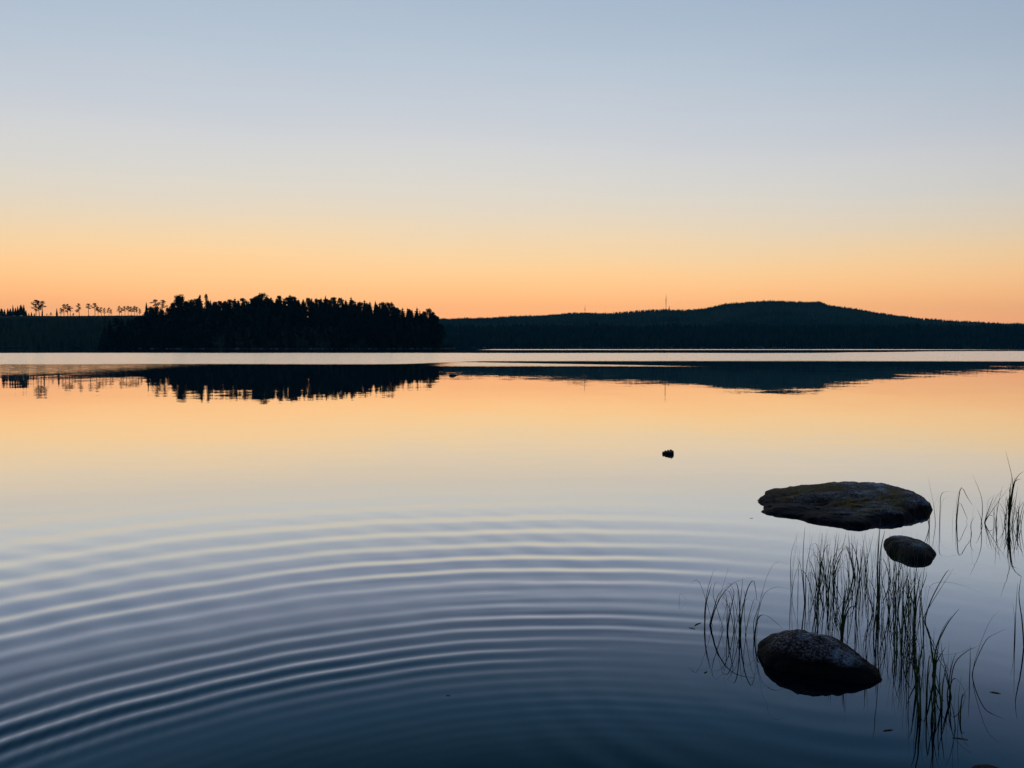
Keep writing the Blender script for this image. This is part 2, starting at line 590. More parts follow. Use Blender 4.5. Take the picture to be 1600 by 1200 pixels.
x1, y1 = scatter(9000, 1402, 1760, -.62, .80)
x2, y2 = scatter(11000, 1760, 2440, -.3, .80, .8)
x3 = rs.uniform(-.25 * DR, .8 * DR, 6500)
y3 = rs.uniform(2440, 2540, 6500)
X, Yv = np.concatenate([x1, x2, x3]), np.concatenate([y1, y2, y3])
P = np.stack([X, Yv, hill_z(X, Yv) - .5], -1)
H = np.where(Yv < 1760, rs.uniform(12, 20, len(X)), np.where(Yv < 2440, rs.uniform(9, 15, len(X)), rs.normal(TREE - 1.5, 1.5, len(X)).clip(7, 17)))
H = H * (1 + .16 * vnoise(X, Yv * .3, 26) + .10 * vnoise(X, Yv, 9))
RAD = H * rs.uniform(.16, .26, len(X)) + .6
lo = Yv < 1760
tag(cone_forest('lakeside_forest', P[lo], H[lo], RAD[lo]), kind='stuff')
tag(cone_forest('hill_forest', P[~lo], H[~lo], RAD[~lo], M_MIXED), kind='stuff')
x4 = rs.uniform(-600, 1200, 2600)
y4 = rs.uniform(3350, 3620, 2600)
P = np.stack([x4, y4, ridge_z(x4, y4) - .5], -1)
H = rs.normal(TREE - .5, 1.8, len(x4)).clip(7, 18)
tag(cone_forest('ridge_forest', P, H, H * .22 + .6), kind='stuff')
x5, y5 = scatter(3600, 818, 975, -.80, -.40)
P = np.stack([x5, y5, left_z(x5, y5) - .5], -1)
H = np.minimum(rs.uniform(7, 13, len(x5)), np.maximum(2.0, (1.7 + (HOR - 496.5) / F * y5) - P[:, 2]))
tag(cone_forest('shore_forest', P, H, H * .2 + .5, M_MIXED), kind='stuff')

# ------------------------------------------------------------------ tree kinds
def tube(V, Fc, pts, rad, sides=5):
    b = len(V)
    n = len(pts)
    for i, p in enumerate(pts):
        d = (Vector(pts[min(i + 1, n - 1)]) - Vector(pts[max(i - 1, 0)])).normalized()
        a = d.orthogonal().normalized()
        c = d.cross(a)
        for k in range(sides):
            w = 2 * math.pi * k / sides
            V.append(Vector(p) + (a * math.cos(w) + c * math.sin(w)) * rad[i])
    for i in range(n - 1):
        for k in range(sides):
            k2 = (k + 1) % sides
            Fc.append((b + i * sides + k, b + i * sides + k2, b + (i + 1) * sides + k2, b + (i + 1) * sides + k))


def leaf_clump(V, Fc, c, sx, sz, n, size, rg):
    for _ in range(n):
        while True:
            p = Vector((rg.uniform(-1, 1), rg.uniform(-1, 1), rg.uniform(-1, 1)))
            if p.length < 1:
                break
        q = Vector(c) + Vector((p.x * sx, p.y * sx, p.z * sz))
        a = Vector((rg.uniform(-1, 1), rg.uniform(-1, 1), rg.uniform(-.5, .5))).normalized() * size * rg.uniform(.6, 1.3)
        b2 = Vector((rg.uniform(-1, 1), rg.uniform(-1, 1), rg.uniform(-1, 1))).normalized() * size * rg.uniform(.4, .8)
        b = len(V)
        V.extend((q - a, q + b2, q + a, q - b2))
        Fc.append((b, b + 1, b + 2, b + 3))


def spruce(seed, slim=.17):
    """unit-height spruce: (trunk mesh, crown mesh)"""
    rg = random.Random(seed)
    tv, tf = [], []
    tube(tv, tf, [(0, 0, -.03), (.003, 0, .4), (0, .003, .98)], [.013, .009, .001])
    V, Fc = [], []
    tube(V, Fc, [(0, 0, .06), (0, 0, .5), (0, 0, .97)], [slim * .72, slim * .55, .003], 7)
    n = 17
    for i in range(n):
        t = i / (n - 1)
        z = .07 + .91 * t
        rad = slim * ((1 - t) ** .62 + .02) * rg.uniform(.8, 1.2)
        for k in range(8):
            w = 2 * math.pi * (k + rg.random()) / 8
            l = rad * rg.uniform(.7, 1.3)
            d = Vector((math.cos(w), math.sin(w), 0))
            s = Vector((-d.y, d.x, 0)) * l * rg.uniform(.2, .34)
            o = Vector((0, 0, z))
            tip = o + d * l + Vector((0, 0, -l * rg.uniform(.25, .6) + .25 * l * t))
            mid = o + d * l * .55 + Vector((0, 0, .012))
            b = len(V)
            V.extend((o, mid + s, tip, mid - s, mid + Vector((0, 0, -.03))))
            Fc.extend(((b, b + 1, b + 2, b + 3), (b, b + 4, b + 2)))
    return mesh('trunk', tv, tf, m=M_BARK), mesh('crown', V, Fc, m=M_SPRUCE)


def pine(seed, low=.5, wide=.24, clumps=13, dense=34, leaves=M_PINE, leaf=.022, flat=.5):
    rg = random.Random(seed)
    tv, tf = [], []
    bend = [rg.uniform(-.02, .02) for _ in range(2)]
    top = Vector((bend[0] * 1.5, bend[1], .95))
    tube(tv, tf, [(0, 0, -.03), (bend[0], 0, .4), (bend[0] * 1.3, bend[1] * .6, .72), top], [.017, .013, .009, .002])
    V, Fc = [], []
    for i in range(clumps):
        t = (i + rg.random() * .7) / clumps
        z = low + (1 - low) * t * .95
        env = math.sin(math.pi * min(1, .30 + t * .72)) ** .8
        w = rg.uniform(0, 6.28)
        l = wide * env * rg.uniform(.25, 1.0)
        c = Vector((math.cos(w) * l + bend[0] * 1.3, math.sin(w) * l, z))
        s = wide * rg.uniform(.30, .48)
        tube(tv, tf, [(bend[0] * 1.2, bend[1] * .6, z - l * .45), c], [.006, .002], 3)
        leaf_clump(V, Fc, c, s, s * flat, dense, leaf, rg)
    leaf_clump(V, Fc, (bend[0] * 1.4, bend[1], .95), wide * .35, .05, dense, leaf, rg)
    return mesh('trunk', tv, tf, m=M_BARK), mesh('crown', V, Fc, m=leaves)


SPRUCES = [spruce(s, sl) for s, sl in ((1, .21), (2, .24), (3, .18), (4, .25), (5, .22))]
SLIM = [spruce(s, sl) for s, sl in ((11, .085), (12, .10))]
PINES = [pine(21, .40, .24, 20, 80), pine(22, .35, .22, 20, 80), pine(23, .42, .27, 20, 80)]
UMBRELLA = pine(24, .52, .30, 20, 90, flat=.45)
BIRCHES = [pine(31, .22, .15, 20, 60, M_BIRCH, .020, .8), pine(32, .28, .13, 18, 56, M_BIRCH, .020, .9)]
THIN = [pine(41, .50, .19, 14, 34, leaf=.026, flat=.8), pine(42, .42, .17, 15, 32, leaf=.026, flat=.9), pine(43, .34, .15, 17, 32, leaf=.025, flat=.9), pine(44, .60, .20, 12, 34, leaf=.026, flat=.6)]


def tree(name, kind, x, y, z, h, label, cat='tree', group=None, wide=1.0):
    t = bpy.data.objects.new(name, None)
    C.objects.link(t)
    t.empty_display_size = .5
    t.location = (x, y, z)
    t.rotation_euler.z = rnd.uniform(0, 6.28)
    t.scale = (h * wide, h * wide, h)
    tag(t, label, cat, group)
    obj('trunk', kind[0], t)
    obj('crown', kind[1], t)
    return t


# ------------------------------------------------------------------ wooded island
IX, IY, IRX, IRY = -191.0, 690.0, 139.0, 108.0


def isl_z(x, y):
    q = np.sqrt(((x - IX) / IRX) ** 2 + ((y - IY) / IRY) ** 2)
    lean = 1 - .30 * sm((-210 - x) / 110) * 1.2
    return np.where(q < 1, 19.0 * sm((1 - q) * 1.45) * lean + .25, -1.5 * sm((q - 1) * 12))


gx, gy = np.meshgrid(np.linspace(IX - 150, IX + 150, 90), np.linspace(IY - 118, IY + 118, 70))
tag(obj('island', grid_mesh('island', np.stack([gx, gy, isl_z(gx, gy)], -1), m=M_SOIL)), kind='structure')

# (photo column, row of the top, kind, what sets it apart)
SKYLINE = [(158, 528, 's'), (163, 509, 's'), (171, 498, 's'), (180, 496, 'p'), (190, 495, 's'), (200, 495, 's'), (212, 494, 's'), (222, 492, 's'),
           (229, 486, 'p'), (236, 479, 'p'), (245, 478, 'p'), (254, 481, 's'), (262, 480, 'p'), (271, 474, 'p'),
           (281, 461.5, 'U', 'tall umbrella pine with lumpy crown above the left end of the island'),
           (291, 470, 'p'), (299, 468, 'p'), (306, 473, 's'),
           (312, 460.5, 'b', 'pale feathery birch, left of a pair standing above the island wood'),
           (320.5, 459, 'b', 'pale feathery birch, right of a pair standing above the island wood'),
           (329, 467, 's'), (336, 471, 'p'), (344, 470, 'p'), (352, 470, 'p'), (360, 467.5, 'p'), (367, 464, 's'), (378, 465.5, 'p'), (386, 469, 's'),
           (393, 465, 's'), (401, 463, 'p'),
           (409.5, 458.5, 'U', 'broad flat-topped pine, highest crown of the island skyline'),
           (418, 465, 's'), (423.5, 462.5, 's'), (435, 461.5, 'p'), (443, 467, 's'),
           (453, 458.5, 's', 'sharp dark spruce spire right of the flat-topped pine'), (461, 462, 's'), (466, 466, 's'), (474, 466, 's'),
           (481, 465, 'p'), (487, 464, 's'), (494, 465, 's'), (501.5, 464, 's'), (508.5, 460.5, 's', 'single pointed spruce tip near the middle of the island skyline'),
           (516, 467, 's'), (523, 462.5, 's'), (531, 465, 'p'), (540, 467, 's'),
           (548.5, 462, 's', 'slender spruce spire standing clear right of the island middle'),
           (555, 469, 's'), (562, 469, 's'), (569.5, 467, 's'), (578, 470, 's'), (586.5, 468.5, 's'), (593, 471, 's'), (599.5, 469.5, 's'),
           (608, 473, 'U', 'small round-headed pine on the right slope of the island skyline'), (616, 475.5, 's'), (623, 480, 's'), (629, 479, 's'),
           (637, 479, 's'), (644, 482, 's'), (651.5, 478.5, 's', 'spruce spire on the right shoulder of the island'), (656, 483, 's'), (663, 486, 'p'),
           (669.5, 482, 'p'), (677, 487, 'p'), (683, 494, 'p'), (688.5, 508, 'p'), (692.5, 521, 'b')]
sk_x = [q[0] for q in SKYLINE]
sk_y = [q[1] for q in SKYLINE]
count = 0
for q in SKYLINE:
    px, py, kd = q[:3]
    Yt = 668 + rnd.uniform(-22, 18) if px > 225 else 640 + rnd.uniform(-10, 10)
    if px > 660:
        Yt = 690 - (px - 660) * .6
    p = at_depth(px, py, Yt)
    zb = float(isl_z(np.array(p.x), np.array(p.y)))
    zb = max(zb, .2)
    h = p.z - zb
    if h > 27:
        zb = zb   # tall tree on the crest
    kinds = {'s': SPRUCES, 'p': PINES, 'b': BIRCHES, 'U': [UMBRELLA]}[kd]
    nm = {'s': 'spruce_tree', 'p': 'pine_tree', 'b': 'birch_tree', 'U': 'pine_tree'}[kd]
    count += 1
    if len(q) > 3:
        lab = q[3]
    else:
        lab = ('pointed dark %s' if kd == 's' else 'round-topped dark %s') % {'s': 'spruce', 'p': 'pine', 'b': 'birch'}[kd] + ' on the island skyline, %s tree from the left' % ordinal(count)
    wd = {'s': 1.0, 'p': 1.0, 'b': 1.0, 'U': .85}[kd]
    tree(nm, rnd.choice(kinds), p.x, p.y, zb - .2, (h + .2), lab, 'tree', 'trees on the island skyline', wd * min(1.2, 22 / h) if kd != 'U' else wd)

# the black body of the wood below the skyline
row = 0
for Yt, n in ((598, 38), (618, 40), (640, 42), (664, 66), (684, 40)):
    for i in range(n):
        px = 160 + (i + rnd.uniform(.1, .9)) / n * 528
        x = (px - 800) / F * Yt
        y = Yt + rnd.uniform(-7, 7)
        # push back where the island's shore curves away
        qx = (x - IX) / IRX
        if abs(qx) > .97:
            continue
        shore = IY - IRY * math.sqrt(1 - qx * qx) + 4
        y = max(y, shore + rnd.uniform(0, 5))
        x = (px - 800) / F * y
        zb = float(isl_z(np.array(x), np.array(y)))
        lim = np.interp(px, sk_x, sk_y) + (rnd.uniform(1.0, 6.0) if Yt > 660 else rnd.uniform(5, 16))
        ztop = CAM_H + (HOR - lim) * y / F
        h = ztop - zb if Yt > 660 else min(rnd.uniform(13, 21), ztop - zb)
        if h < 4:
            continue
        k = rnd.random()
        if k < .62:
            kind, nm = rnd.choice(SPRUCES), 'spruce_tree'
        elif k < .9:
            kind, nm = rnd.choice(PINES[:2]), 'pine_tree'
        else:
            kind, nm = rnd.choice(BIRCHES), 'birch_tree'
        tree(nm, kind, x, y, zb - .2, h, 'tree lost in the black body of the island wood, below its skyline', 'tree',
             'trees in the body of the island wood', rnd.uniform(1.0, 1.35))

# undergrowth and boulders along the island's shore
V, Fc = [], []
rg = random.Random(5)
for i in range(420):
    a = rg.uniform(math.pi * .93, math.pi * 2.07)
    k = rg.uniform(.90, 1.0)
    x, y = IX + IRX * k * math.cos(a), IY + IRY * k * math.sin(a)
    z = float(isl_z(np.array(x), np.array(y)))
    s = rg.uniform(1.0, 2.4)
    leaf_clump(V, Fc, (x, y, z + s * .7), s * 1.2, s, 16, .55, rg)
tag(obj('undergrowth', mesh('undergrowth', V, Fc, m=M_SPRUCE)), kind='stuff')


def blob(V, Fc, c, sx, sy, sz, rg, n=8, m=5):
    b = len(V)
    off = Vector((rg.uniform(0, 99), rg.uniform(0, 99), 0))
    for j in range(m):
        ph = math.pi * j / (m - 1)
        for i in range(n):
            w = 2 * math.pi * i / n
            d = Vector((math.sin(ph) * math.cos(w), math.sin(ph) * math.sin(w), math.cos(ph)))
            k = 1 + .35 * noise.noise(d * 1.3 + off)
            V.append(Vector((c[0] + d.x * sx * k, c[1] + d.y * sy * k, c[2] + d.z * sz * k)))
    for j in range(m - 1):
        for i in range(n):
            i2 = (i + 1) % n
            Fc.append((b + j * n + i, b + j * n + i2, b + (j + 1) * n + i2, b + (j + 1) * n + i))


V, Fc = [], []
for i in range(90):
    a = rg.uniform(math.pi * .95, math.pi * 2.05)
    x, y = IX + IRX * 1.005 * math.cos(a), IY + IRY * 1.005 * math.sin(a)
    s = rg.uniform(.3, .9)
    blob(V, Fc, (x, y, .1), s * 1.5, s, s * .6, rg)
for i in range(26):
    px = rg.uniform(740, 1250)
    x = (px - 800) / F * 1405
    s = rg.uniform(.6, 1.4)
    blob(V, Fc, (x, 1402, .2), s * 2.5, s, s * .7, rg)
tag(obj('shore_boulders', mesh('shore_boulders', V, Fc, m=M_ROCK)), kind='stuff')

# ------------------------------------------------------------------ trees left standing on the logged ridge
RIDGE = [(2, 481, 's'), (7, 482.5, 's'), (12, 481, 's'), (16, 481, 's'), (20, 475.5, 'l'), (24, 480, 's'), (27.5, 477, 'l'), (32.5, 475.3, 's'), (37, 474.8, 'l'),
         (40.5, 484, 's'), (45, 488.5, 's'), (49, 487, 's'), (53.5, 489, 's'),
         (55.5, 468.3, 't', 'tall bare-stemmed pine, left of three crowded on the logged ridge'),
         (61, 469.5, 't', 'tall bare-stemmed pine, middle of three crowded on the logged ridge'),
         (66, 470, 't', 'tall bare-stemmed pine, right of three crowded on the logged ridge'),
         (65.5, 484, 'l', 'short spruce below the right pine of the crowded three'),
         (73, 490, 'b'), (79, 488, 'b'), (88.5, 481, 'l'), (95, 481, 't'), (99.5, 475, 't'), (105.5, 474.7, 't'), (109.5, 478, 't'), (114, 489, 'b'),
         (123.5, 474, 't', 'lone oval-crowned pine between the two thin groups on the ridge'),
         (138, 474.3, 'u', 'lone pine with small flat top on a very thin stem'),
         (148, 473.2, 't', 'largest dark crown of the thin group right on the ridge'), (153, 479, 't'), (158, 480, 't'), (163, 481, 't'), (170, 480.5, 't'), (173.5, 483, 't'),
         (186, 478, 't'), (190, 481, 't'), (195, 478.5, 't'), (200, 478, 't'), (205, 479, 't'), (210, 478, 't'), (214, 479.5, 't'), (218, 482, 't'),
         (228.5, 471.3, 'l', 'slender spruce on the ridge just left of the island'), (243, 467.8, 'u', 'small-headed tall pine above the island left end'), (253.5, 468.5, 't', 'thin pale pine above the island left end')]
count = 0
for q in RIDGE:
    px, py, kd = q[:3]
    Yt = DL + rnd.uniform(-4, 6)
    p = at_depth(px, py, Yt)
    zb = float(left_z(np.array(p.x), np.array(p.y)))
    kinds = {'s': SPRUCES, 'l': SLIM, 't': THIN[:3], 'u': [THIN[3]], 'b': BIRCHES}[kd]
    nm = {'s': 'spruce_tree', 'l': 'spruce_tree', 't': 'pine_tree', 'u': 'pine_tree', 'b': 'young_tree'}[kd]
    word = {'s': 'dark bushy spruce', 'l': 'slim spruce', 't': 'thin sparse pine', 'u': 'pine', 'b': 'low bushy sapling'}[kd]
    count += 1
    lab = q[3] if len(q) > 3 else word + ' on the distant left ridge, %s tree from the left' % ordinal(count)
    h = max(3.0, p.z - zb)
    tree(nm, rnd.choice(kinds), p.x, p.y, zb - .3, h + .3, lab, 'tree', 'trees on the logged ridge', {'s': 1.25, 'l': 1.5, 'b': 2.2}.get(kd, 1.5))

# ------------------------------------------------------------------ radio masts
def mast(px, ytop, ybase, w, label, drums):
    Yt = DF - 60
    b = at_depth(px, ybase + 6, Yt)
    zt = at_depth(px, ytop, Yt).z
    root = bpy.data.objects.new('radio_mast', None)
    C.objects.link(root)
    root.location = b
    tag(root, label, 'mast', 'masts on the far hill')
    H = zt - b.z
    V, Fc = [], []
    n = max(6, int(H / 6))
    ct = [Vector((w * .58 * math.cos(k * 2.094), w * .58 * math.sin(k * 2.094), 0)) for k in range(3)]
    for k in range(3):
        tube(V, Fc, [ct[k], ct[k] + Vector((0, 0, H * .84))], [.3, .3], 4)
        for i in range(n):
            z0, z1 = H * .84 * i / n, H * .84 * (i + 1) / n
            tube(V, Fc, [ct[k] + Vector((0, 0, z0)), ct[(k + 1) % 3] + Vector((0, 0, z1))], [.14, .14], 3)
            tube(V, Fc, [ct[k] + Vector((0, 0, z1)), ct[(k + 1) % 3] + Vector((0, 0, z1))], [.14, .14], 3)
    obj('lattice', mesh('lattice', V, Fc, m=M_STEEL), root)
    V, Fc = [], []
    tube(V, Fc, [(0, 0, H * .82), (0, 0, H * .95), (0, 0, H)], [.5, .4, .2], 6)
    obj('aerial', mesh('aerial', V, Fc, m=M_STEEL), root)
    for f in drums:
        V, Fc = [], []
        blob(V, Fc, (0, 0, H * f), 2.0, 2.0, 2.4, random.Random(1), 10, 6)
        obj('antenna_drum', mesh('antenna_drum', V, Fc, m=M_STEEL), root)


mast(1040.5, 459.5, 482, 2.6, 'tall thin lattice radio mast on the far hill right of centre', (.52, .62, .70))
mast(1045.8, 477.5, 482.5, 2.0, 'short stub mast close beside the tall radio mast', (.8,))
mast(914, 476.5, 488, 1.5, 'faint hair-thin mast on the low ridge left of the tall one', (.6,))

# ------------------------------------------------------------------ rocks in the water
def fbm(p, oct=5, gain=.5):
    v, a, f = 0, 1, 1
    for _ in range(oct):
        v += a * noise.noise(p * f)
        a *= gain
        f *= 2.1
    return v


def rock(name, outline, zt, m, label, cat='rock', pw=4.0, qw=.5, rough=.02, nt_=180, ns=54, seed=0.0, group=None):
    """star-shaped stone: waterline outline in ground coordinates, zt(x, y) = height of its top"""
    pts = [Vector((p[0], p[1], 0)) for p in outline]
    cxy = sum(pts, Vector()) / len(pts)
    angs = sorted((math.atan2(p.y - cxy.y, p.x - cxy.x), (p - cxy).length) for p in pts)
    A = np.array([a for a, _ in angs])
    R = np.array([l for _, l in angs])
    A = np.concatenate([A - 2 * np.pi, A, A + 2 * np.pi])
    R = np.tile(R, 3)
    V, Fc = [], []
    for j in range(ns + 1):
        s = 1.30 * (j / ns) ** .8
        for i in range(nt_):
            w = -math.pi + 2 * math.pi * i / nt_
            ws = [(-.05, .25), (0, .5), (.05, .25)]
            rad = sum(k * float(np.interp(w + dw, A, R)) for dw, k in ws)
            x, y = cxy.x + math.cos(w) * rad * s, cxy.y + math.sin(w) * rad * s
            top = zt(x, y)
            if s < 1:
                z = top * (1 - s ** pw) ** qw
            else:
                z = -.9 * (s - 1) * max(.25, top * 3)
            q = Vector((x, y, z))
            d = Vector((x - cxy.x, y - cxy.y, z * 1.5 + .05)).normalized()
            q += d * rough * (fbm(q * 3.2 + Vector((seed, seed, 0)), 3) * 1.6 + fbm(q * 13 + Vector((seed, 0, 0)), 4, .6) * .50 - 1.1 * max(0, .12 - abs(noise.noise(q * 4.0 + Vector((0, seed, 0))))) * 4)
            V.append(q - Vector((cxy.x, cxy.y, 0)))
    for j in range(ns):
        for i in range(nt_):
            i2 = (i + 1) % nt_
            Fc.append((j * nt_ + i, j * nt_ + i2, (j + 1) * nt_ + i2, (j + 1) * nt_ + i))
    return tag(obj(name, mesh(name, V, Fc, True, m), loc=cxy), label, cat, group)


def g2(px, py):
    p = ground(px, py)
    return (p.x, p.y)


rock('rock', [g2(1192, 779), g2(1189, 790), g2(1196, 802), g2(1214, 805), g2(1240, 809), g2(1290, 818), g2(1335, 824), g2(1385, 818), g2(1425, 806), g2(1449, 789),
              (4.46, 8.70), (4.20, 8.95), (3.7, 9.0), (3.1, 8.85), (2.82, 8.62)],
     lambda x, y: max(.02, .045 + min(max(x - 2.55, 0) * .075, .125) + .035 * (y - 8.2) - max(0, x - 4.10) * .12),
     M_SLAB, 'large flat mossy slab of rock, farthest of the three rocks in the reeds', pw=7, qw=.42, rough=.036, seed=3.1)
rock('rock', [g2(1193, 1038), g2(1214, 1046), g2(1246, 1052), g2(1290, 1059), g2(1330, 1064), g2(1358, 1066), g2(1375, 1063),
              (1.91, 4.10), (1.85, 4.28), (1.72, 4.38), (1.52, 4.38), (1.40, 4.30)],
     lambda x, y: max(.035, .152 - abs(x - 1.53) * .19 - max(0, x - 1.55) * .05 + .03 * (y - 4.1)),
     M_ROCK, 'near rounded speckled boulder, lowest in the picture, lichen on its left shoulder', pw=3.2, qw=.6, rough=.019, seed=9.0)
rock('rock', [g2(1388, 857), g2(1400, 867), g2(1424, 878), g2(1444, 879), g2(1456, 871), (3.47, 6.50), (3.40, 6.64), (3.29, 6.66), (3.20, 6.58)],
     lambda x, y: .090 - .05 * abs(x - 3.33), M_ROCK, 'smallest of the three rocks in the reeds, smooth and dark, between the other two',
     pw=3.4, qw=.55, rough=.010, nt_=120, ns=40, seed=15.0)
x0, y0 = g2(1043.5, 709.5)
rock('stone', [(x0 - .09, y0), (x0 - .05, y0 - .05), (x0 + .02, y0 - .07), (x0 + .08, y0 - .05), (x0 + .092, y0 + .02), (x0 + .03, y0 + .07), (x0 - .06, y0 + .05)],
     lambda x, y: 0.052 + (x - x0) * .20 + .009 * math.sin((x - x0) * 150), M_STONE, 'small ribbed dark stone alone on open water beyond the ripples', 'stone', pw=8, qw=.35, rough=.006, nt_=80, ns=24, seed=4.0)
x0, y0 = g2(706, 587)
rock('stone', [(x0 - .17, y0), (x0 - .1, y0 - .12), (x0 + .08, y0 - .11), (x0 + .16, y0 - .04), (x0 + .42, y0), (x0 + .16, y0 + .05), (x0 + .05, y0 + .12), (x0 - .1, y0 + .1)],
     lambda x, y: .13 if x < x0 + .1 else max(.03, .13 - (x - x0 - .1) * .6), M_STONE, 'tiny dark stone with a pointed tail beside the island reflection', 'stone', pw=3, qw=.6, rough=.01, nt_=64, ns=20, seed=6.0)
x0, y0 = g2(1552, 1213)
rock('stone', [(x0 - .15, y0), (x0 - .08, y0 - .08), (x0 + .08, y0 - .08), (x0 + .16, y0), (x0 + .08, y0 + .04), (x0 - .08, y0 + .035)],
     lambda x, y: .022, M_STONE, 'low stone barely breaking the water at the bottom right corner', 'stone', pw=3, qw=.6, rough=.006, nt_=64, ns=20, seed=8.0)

# ------------------------------------------------------------------ reeds
rg = random.Random(12)


def spline(pts, n):
    P = [pts[0]] + list(pts) + [pts[-1]]
    out = []
    segs = len(pts) - 1
    for i in range(n + 1):
        t = i / n * segs
        k = min(int(t), segs - 1)
        u = t - k
        a, b, c, d = P[k], P[k + 1], P[k + 2], P[k + 3]
        out.append(.5 * ((2 * b) + (c - a) * u + (2 * a - 5 * b + 4 * c - d) * u * u + (3 * b - a - 3 * c + d) * u ** 3))
    return out


def blade(parent, pts, w, m, name='blade', n=9):
    pts = [Vector(p) for p in pts]
    L = spline(pts, n) if len(pts) > 2 else [pts[0].lerp(pts[1], i / n) for i in range(n + 1)]
    V, Fc = [], []
    face = rg.uniform(0, 3.14)
    for i, p in enumerate(L):
        t = i / n
        d = (L[min(i + 1, n)] - L[max(i - 1, 0)]).normalized()
        a = Vector((math.cos(face), math.sin(face), 0))
        a = (a - d * a.dot(d)).normalized()
        c = d.cross(a)
        k = w * (1 - t ** 2.2 * .9)
        V.extend((p + a * k, p + c * k * .38, p - a * k))
    for i in range(n):
        for k in range(3):
            k2 = (k + 1) % 3
            Fc.append((3 * i + k, 3 * i + k2, 3 * i + 3 + k2, 3 * i + 3 + k))
    return obj(name, mesh(name, V, Fc, True, m), parent)


PLANTS = []        # filled per stand: (stand, base px, [paths], half width m, dry)


def reed(base, paths, w=.0035, stand='', label=None, extra=0, dry=.12):
    PLANTS.append((stand, base, paths, w, label, extra, dry))


A = 'left clump'
reed((1102.5, 975), [[(1101, 955), (1106, 920), (1116, 889)], [(1103, 945), (1108, 925), (1112, 912)]], .0042, A)
reed((1111.5, 978), [[(1119, 948), (1129, 918), (1139, 884)], [(1116, 950), (1122, 930), (1128, 923)], [(1120, 945), (1134, 922), (1152, 908), (1183, 902)]], .0058, A, extra=1)
reed((1128, 984), [[(1120, 950), (1114, 925), (1120, 909), (1132, 920)], [(1134, 950), (1138, 930), (1128, 945)]], .003, A, extra=1)
reed((1138, 986), [[(1133, 950), (1128, 940), (1136, 915), (1148, 913)], [(1142, 950), (1147, 925), (1138, 910)]], .003, A, extra=2)
reed((1148, 986), [[(1152, 950), (1152, 925), (1143, 912), (1133, 913)], [(1146, 950), (1140, 925), (1131, 924)]], .003, A, extra=2)
reed((1156, 988), [[(1156, 950), (1161, 902)], [(1156, 955), (1154, 925), (1150, 911), (1142, 913)], [(1160, 955), (1168, 920), (1178, 908), (1183, 940)]], .0042, A, extra=1)
reed((1166, 992), [[(1163, 960), (1164, 930), (1160, 918)], [(1174, 960), (1182, 935), (1175, 905), (1164, 903)]], .0028, A, extra=1)
reed((1179.5, 998), [[(1184, 955), (1195, 914)], [(1182, 960), (1191, 925)], [(1186, 950), (1197, 905), (1212, 879), (1232, 882)],
                     [(1188, 945), (1197, 925), (1215, 917), (1236, 921)], [(1185, 965), (1200, 963), (1226, 985)], [(1178, 970), (1187, 945)]], .0042, A)
reed((1062, 940), [[(1061.5, 933), (1062.5, 927), (1069, 933), (1076, 940)]], .0034, A, 'lone bent stalk folded into a triangle with its reflection, left of all reeds')
Bs = 'stand behind the near rock'
reed((1237, 930), [[(1236, 900), (1240, 870), (1247, 828)], [(1239, 890), (1245, 850)], [(1242, 900), (1252, 872)], [(1235, 890), (1237, 862), (1246, 835)]], .0036, Bs)
reed((1258, 942), [[(1255, 900), (1255, 860), (1258, 822)], [(1259, 900), (1262, 875), (1270, 836)], [(1262, 905), (1272, 890)], [(1254, 905), (1250, 880), (1246, 872)]], .0042, Bs)
reed((1276, 918), [[(1277, 890), (1272, 862), (1262, 857), (1254, 862)], [(1280, 880), (1283, 840)]], .0028, Bs, extra=1)
reed((1289, 905), [[(1287, 870), (1290, 836)], [(1292, 880), (1298, 842)], [(1284, 880), (1275, 850)]], .003, Bs, extra=2)
reed((1301, 930), [[(1302, 890), (1305, 850), (1308, 830)], [(1303, 900), (1313, 870), (1322, 834)], [(1299, 895), (1292, 860), (1296, 838)], [(1306, 900), (1316, 880), (1326, 872)]], .0036, Bs, extra=1)
reed((1316, 1003), [[(1315, 965), (1303, 930), (1301, 908)], [(1316, 960), (1319, 930), (1320, 908)], [(1320, 960), (1327, 940), (1337, 925)],
                    [(1313, 970), (1306, 945), (1295, 915)], [(1321, 965), (1330, 948), (1344, 952)], [(1318, 955), (1322, 920), (1323, 905)], [(1311, 972), (1302, 955)]], .0052, Bs, 'thick green reed tuft rising right behind the near boulder')
reed((1334, 898), [[(1328, 870), (1327, 840)], [(1331, 870), (1335, 838)], [(1338, 870), (1340, 842)]], .0036, Bs, extra=2)
reed((1345, 905), [[(1339, 880), (1338, 845)], [(1346, 880), (1350, 842)], [(1349, 885), (1360, 858)]], .0034, Bs, extra=2)
reed((1364, 957), [[(1353, 920), (1352, 880), (1360, 840)], [(1360, 920), (1367, 880), (1369, 842)], [(1366, 925), (1378, 890), (1383, 850)], [(1358, 930), (1350, 905)]], .0040, Bs, extra=1)
reed((1373, 950), [[(1371, 900), (1373, 850), (1376, 808)], [(1374, 905), (1376, 860), (1383, 828)], [(1371, 905), (1368, 860)], [(1377, 910), (1387, 880)]], .0062, Bs, 'thickest tall reed stem, rising against the slab left of the small rock')
reed((1388, 962), [[(1384, 930), (1377, 900), (1378, 850)], [(1391, 930), (1398, 890), (1400, 862)], [(1388, 920), (1391, 870)]], .0038, Bs, extra=1)
reed((1402, 955), [[(1403, 920), (1408, 880)], [(1407, 925), (1410, 895), (1407, 876)], [(1398, 930), (1392, 905)]], .0038, Bs, extra=1)
reed((1413, 968), [[(1410, 930), (1419, 900), (1422, 886)], [(1415, 930), (1417, 895)]], .003, Bs, extra=2)
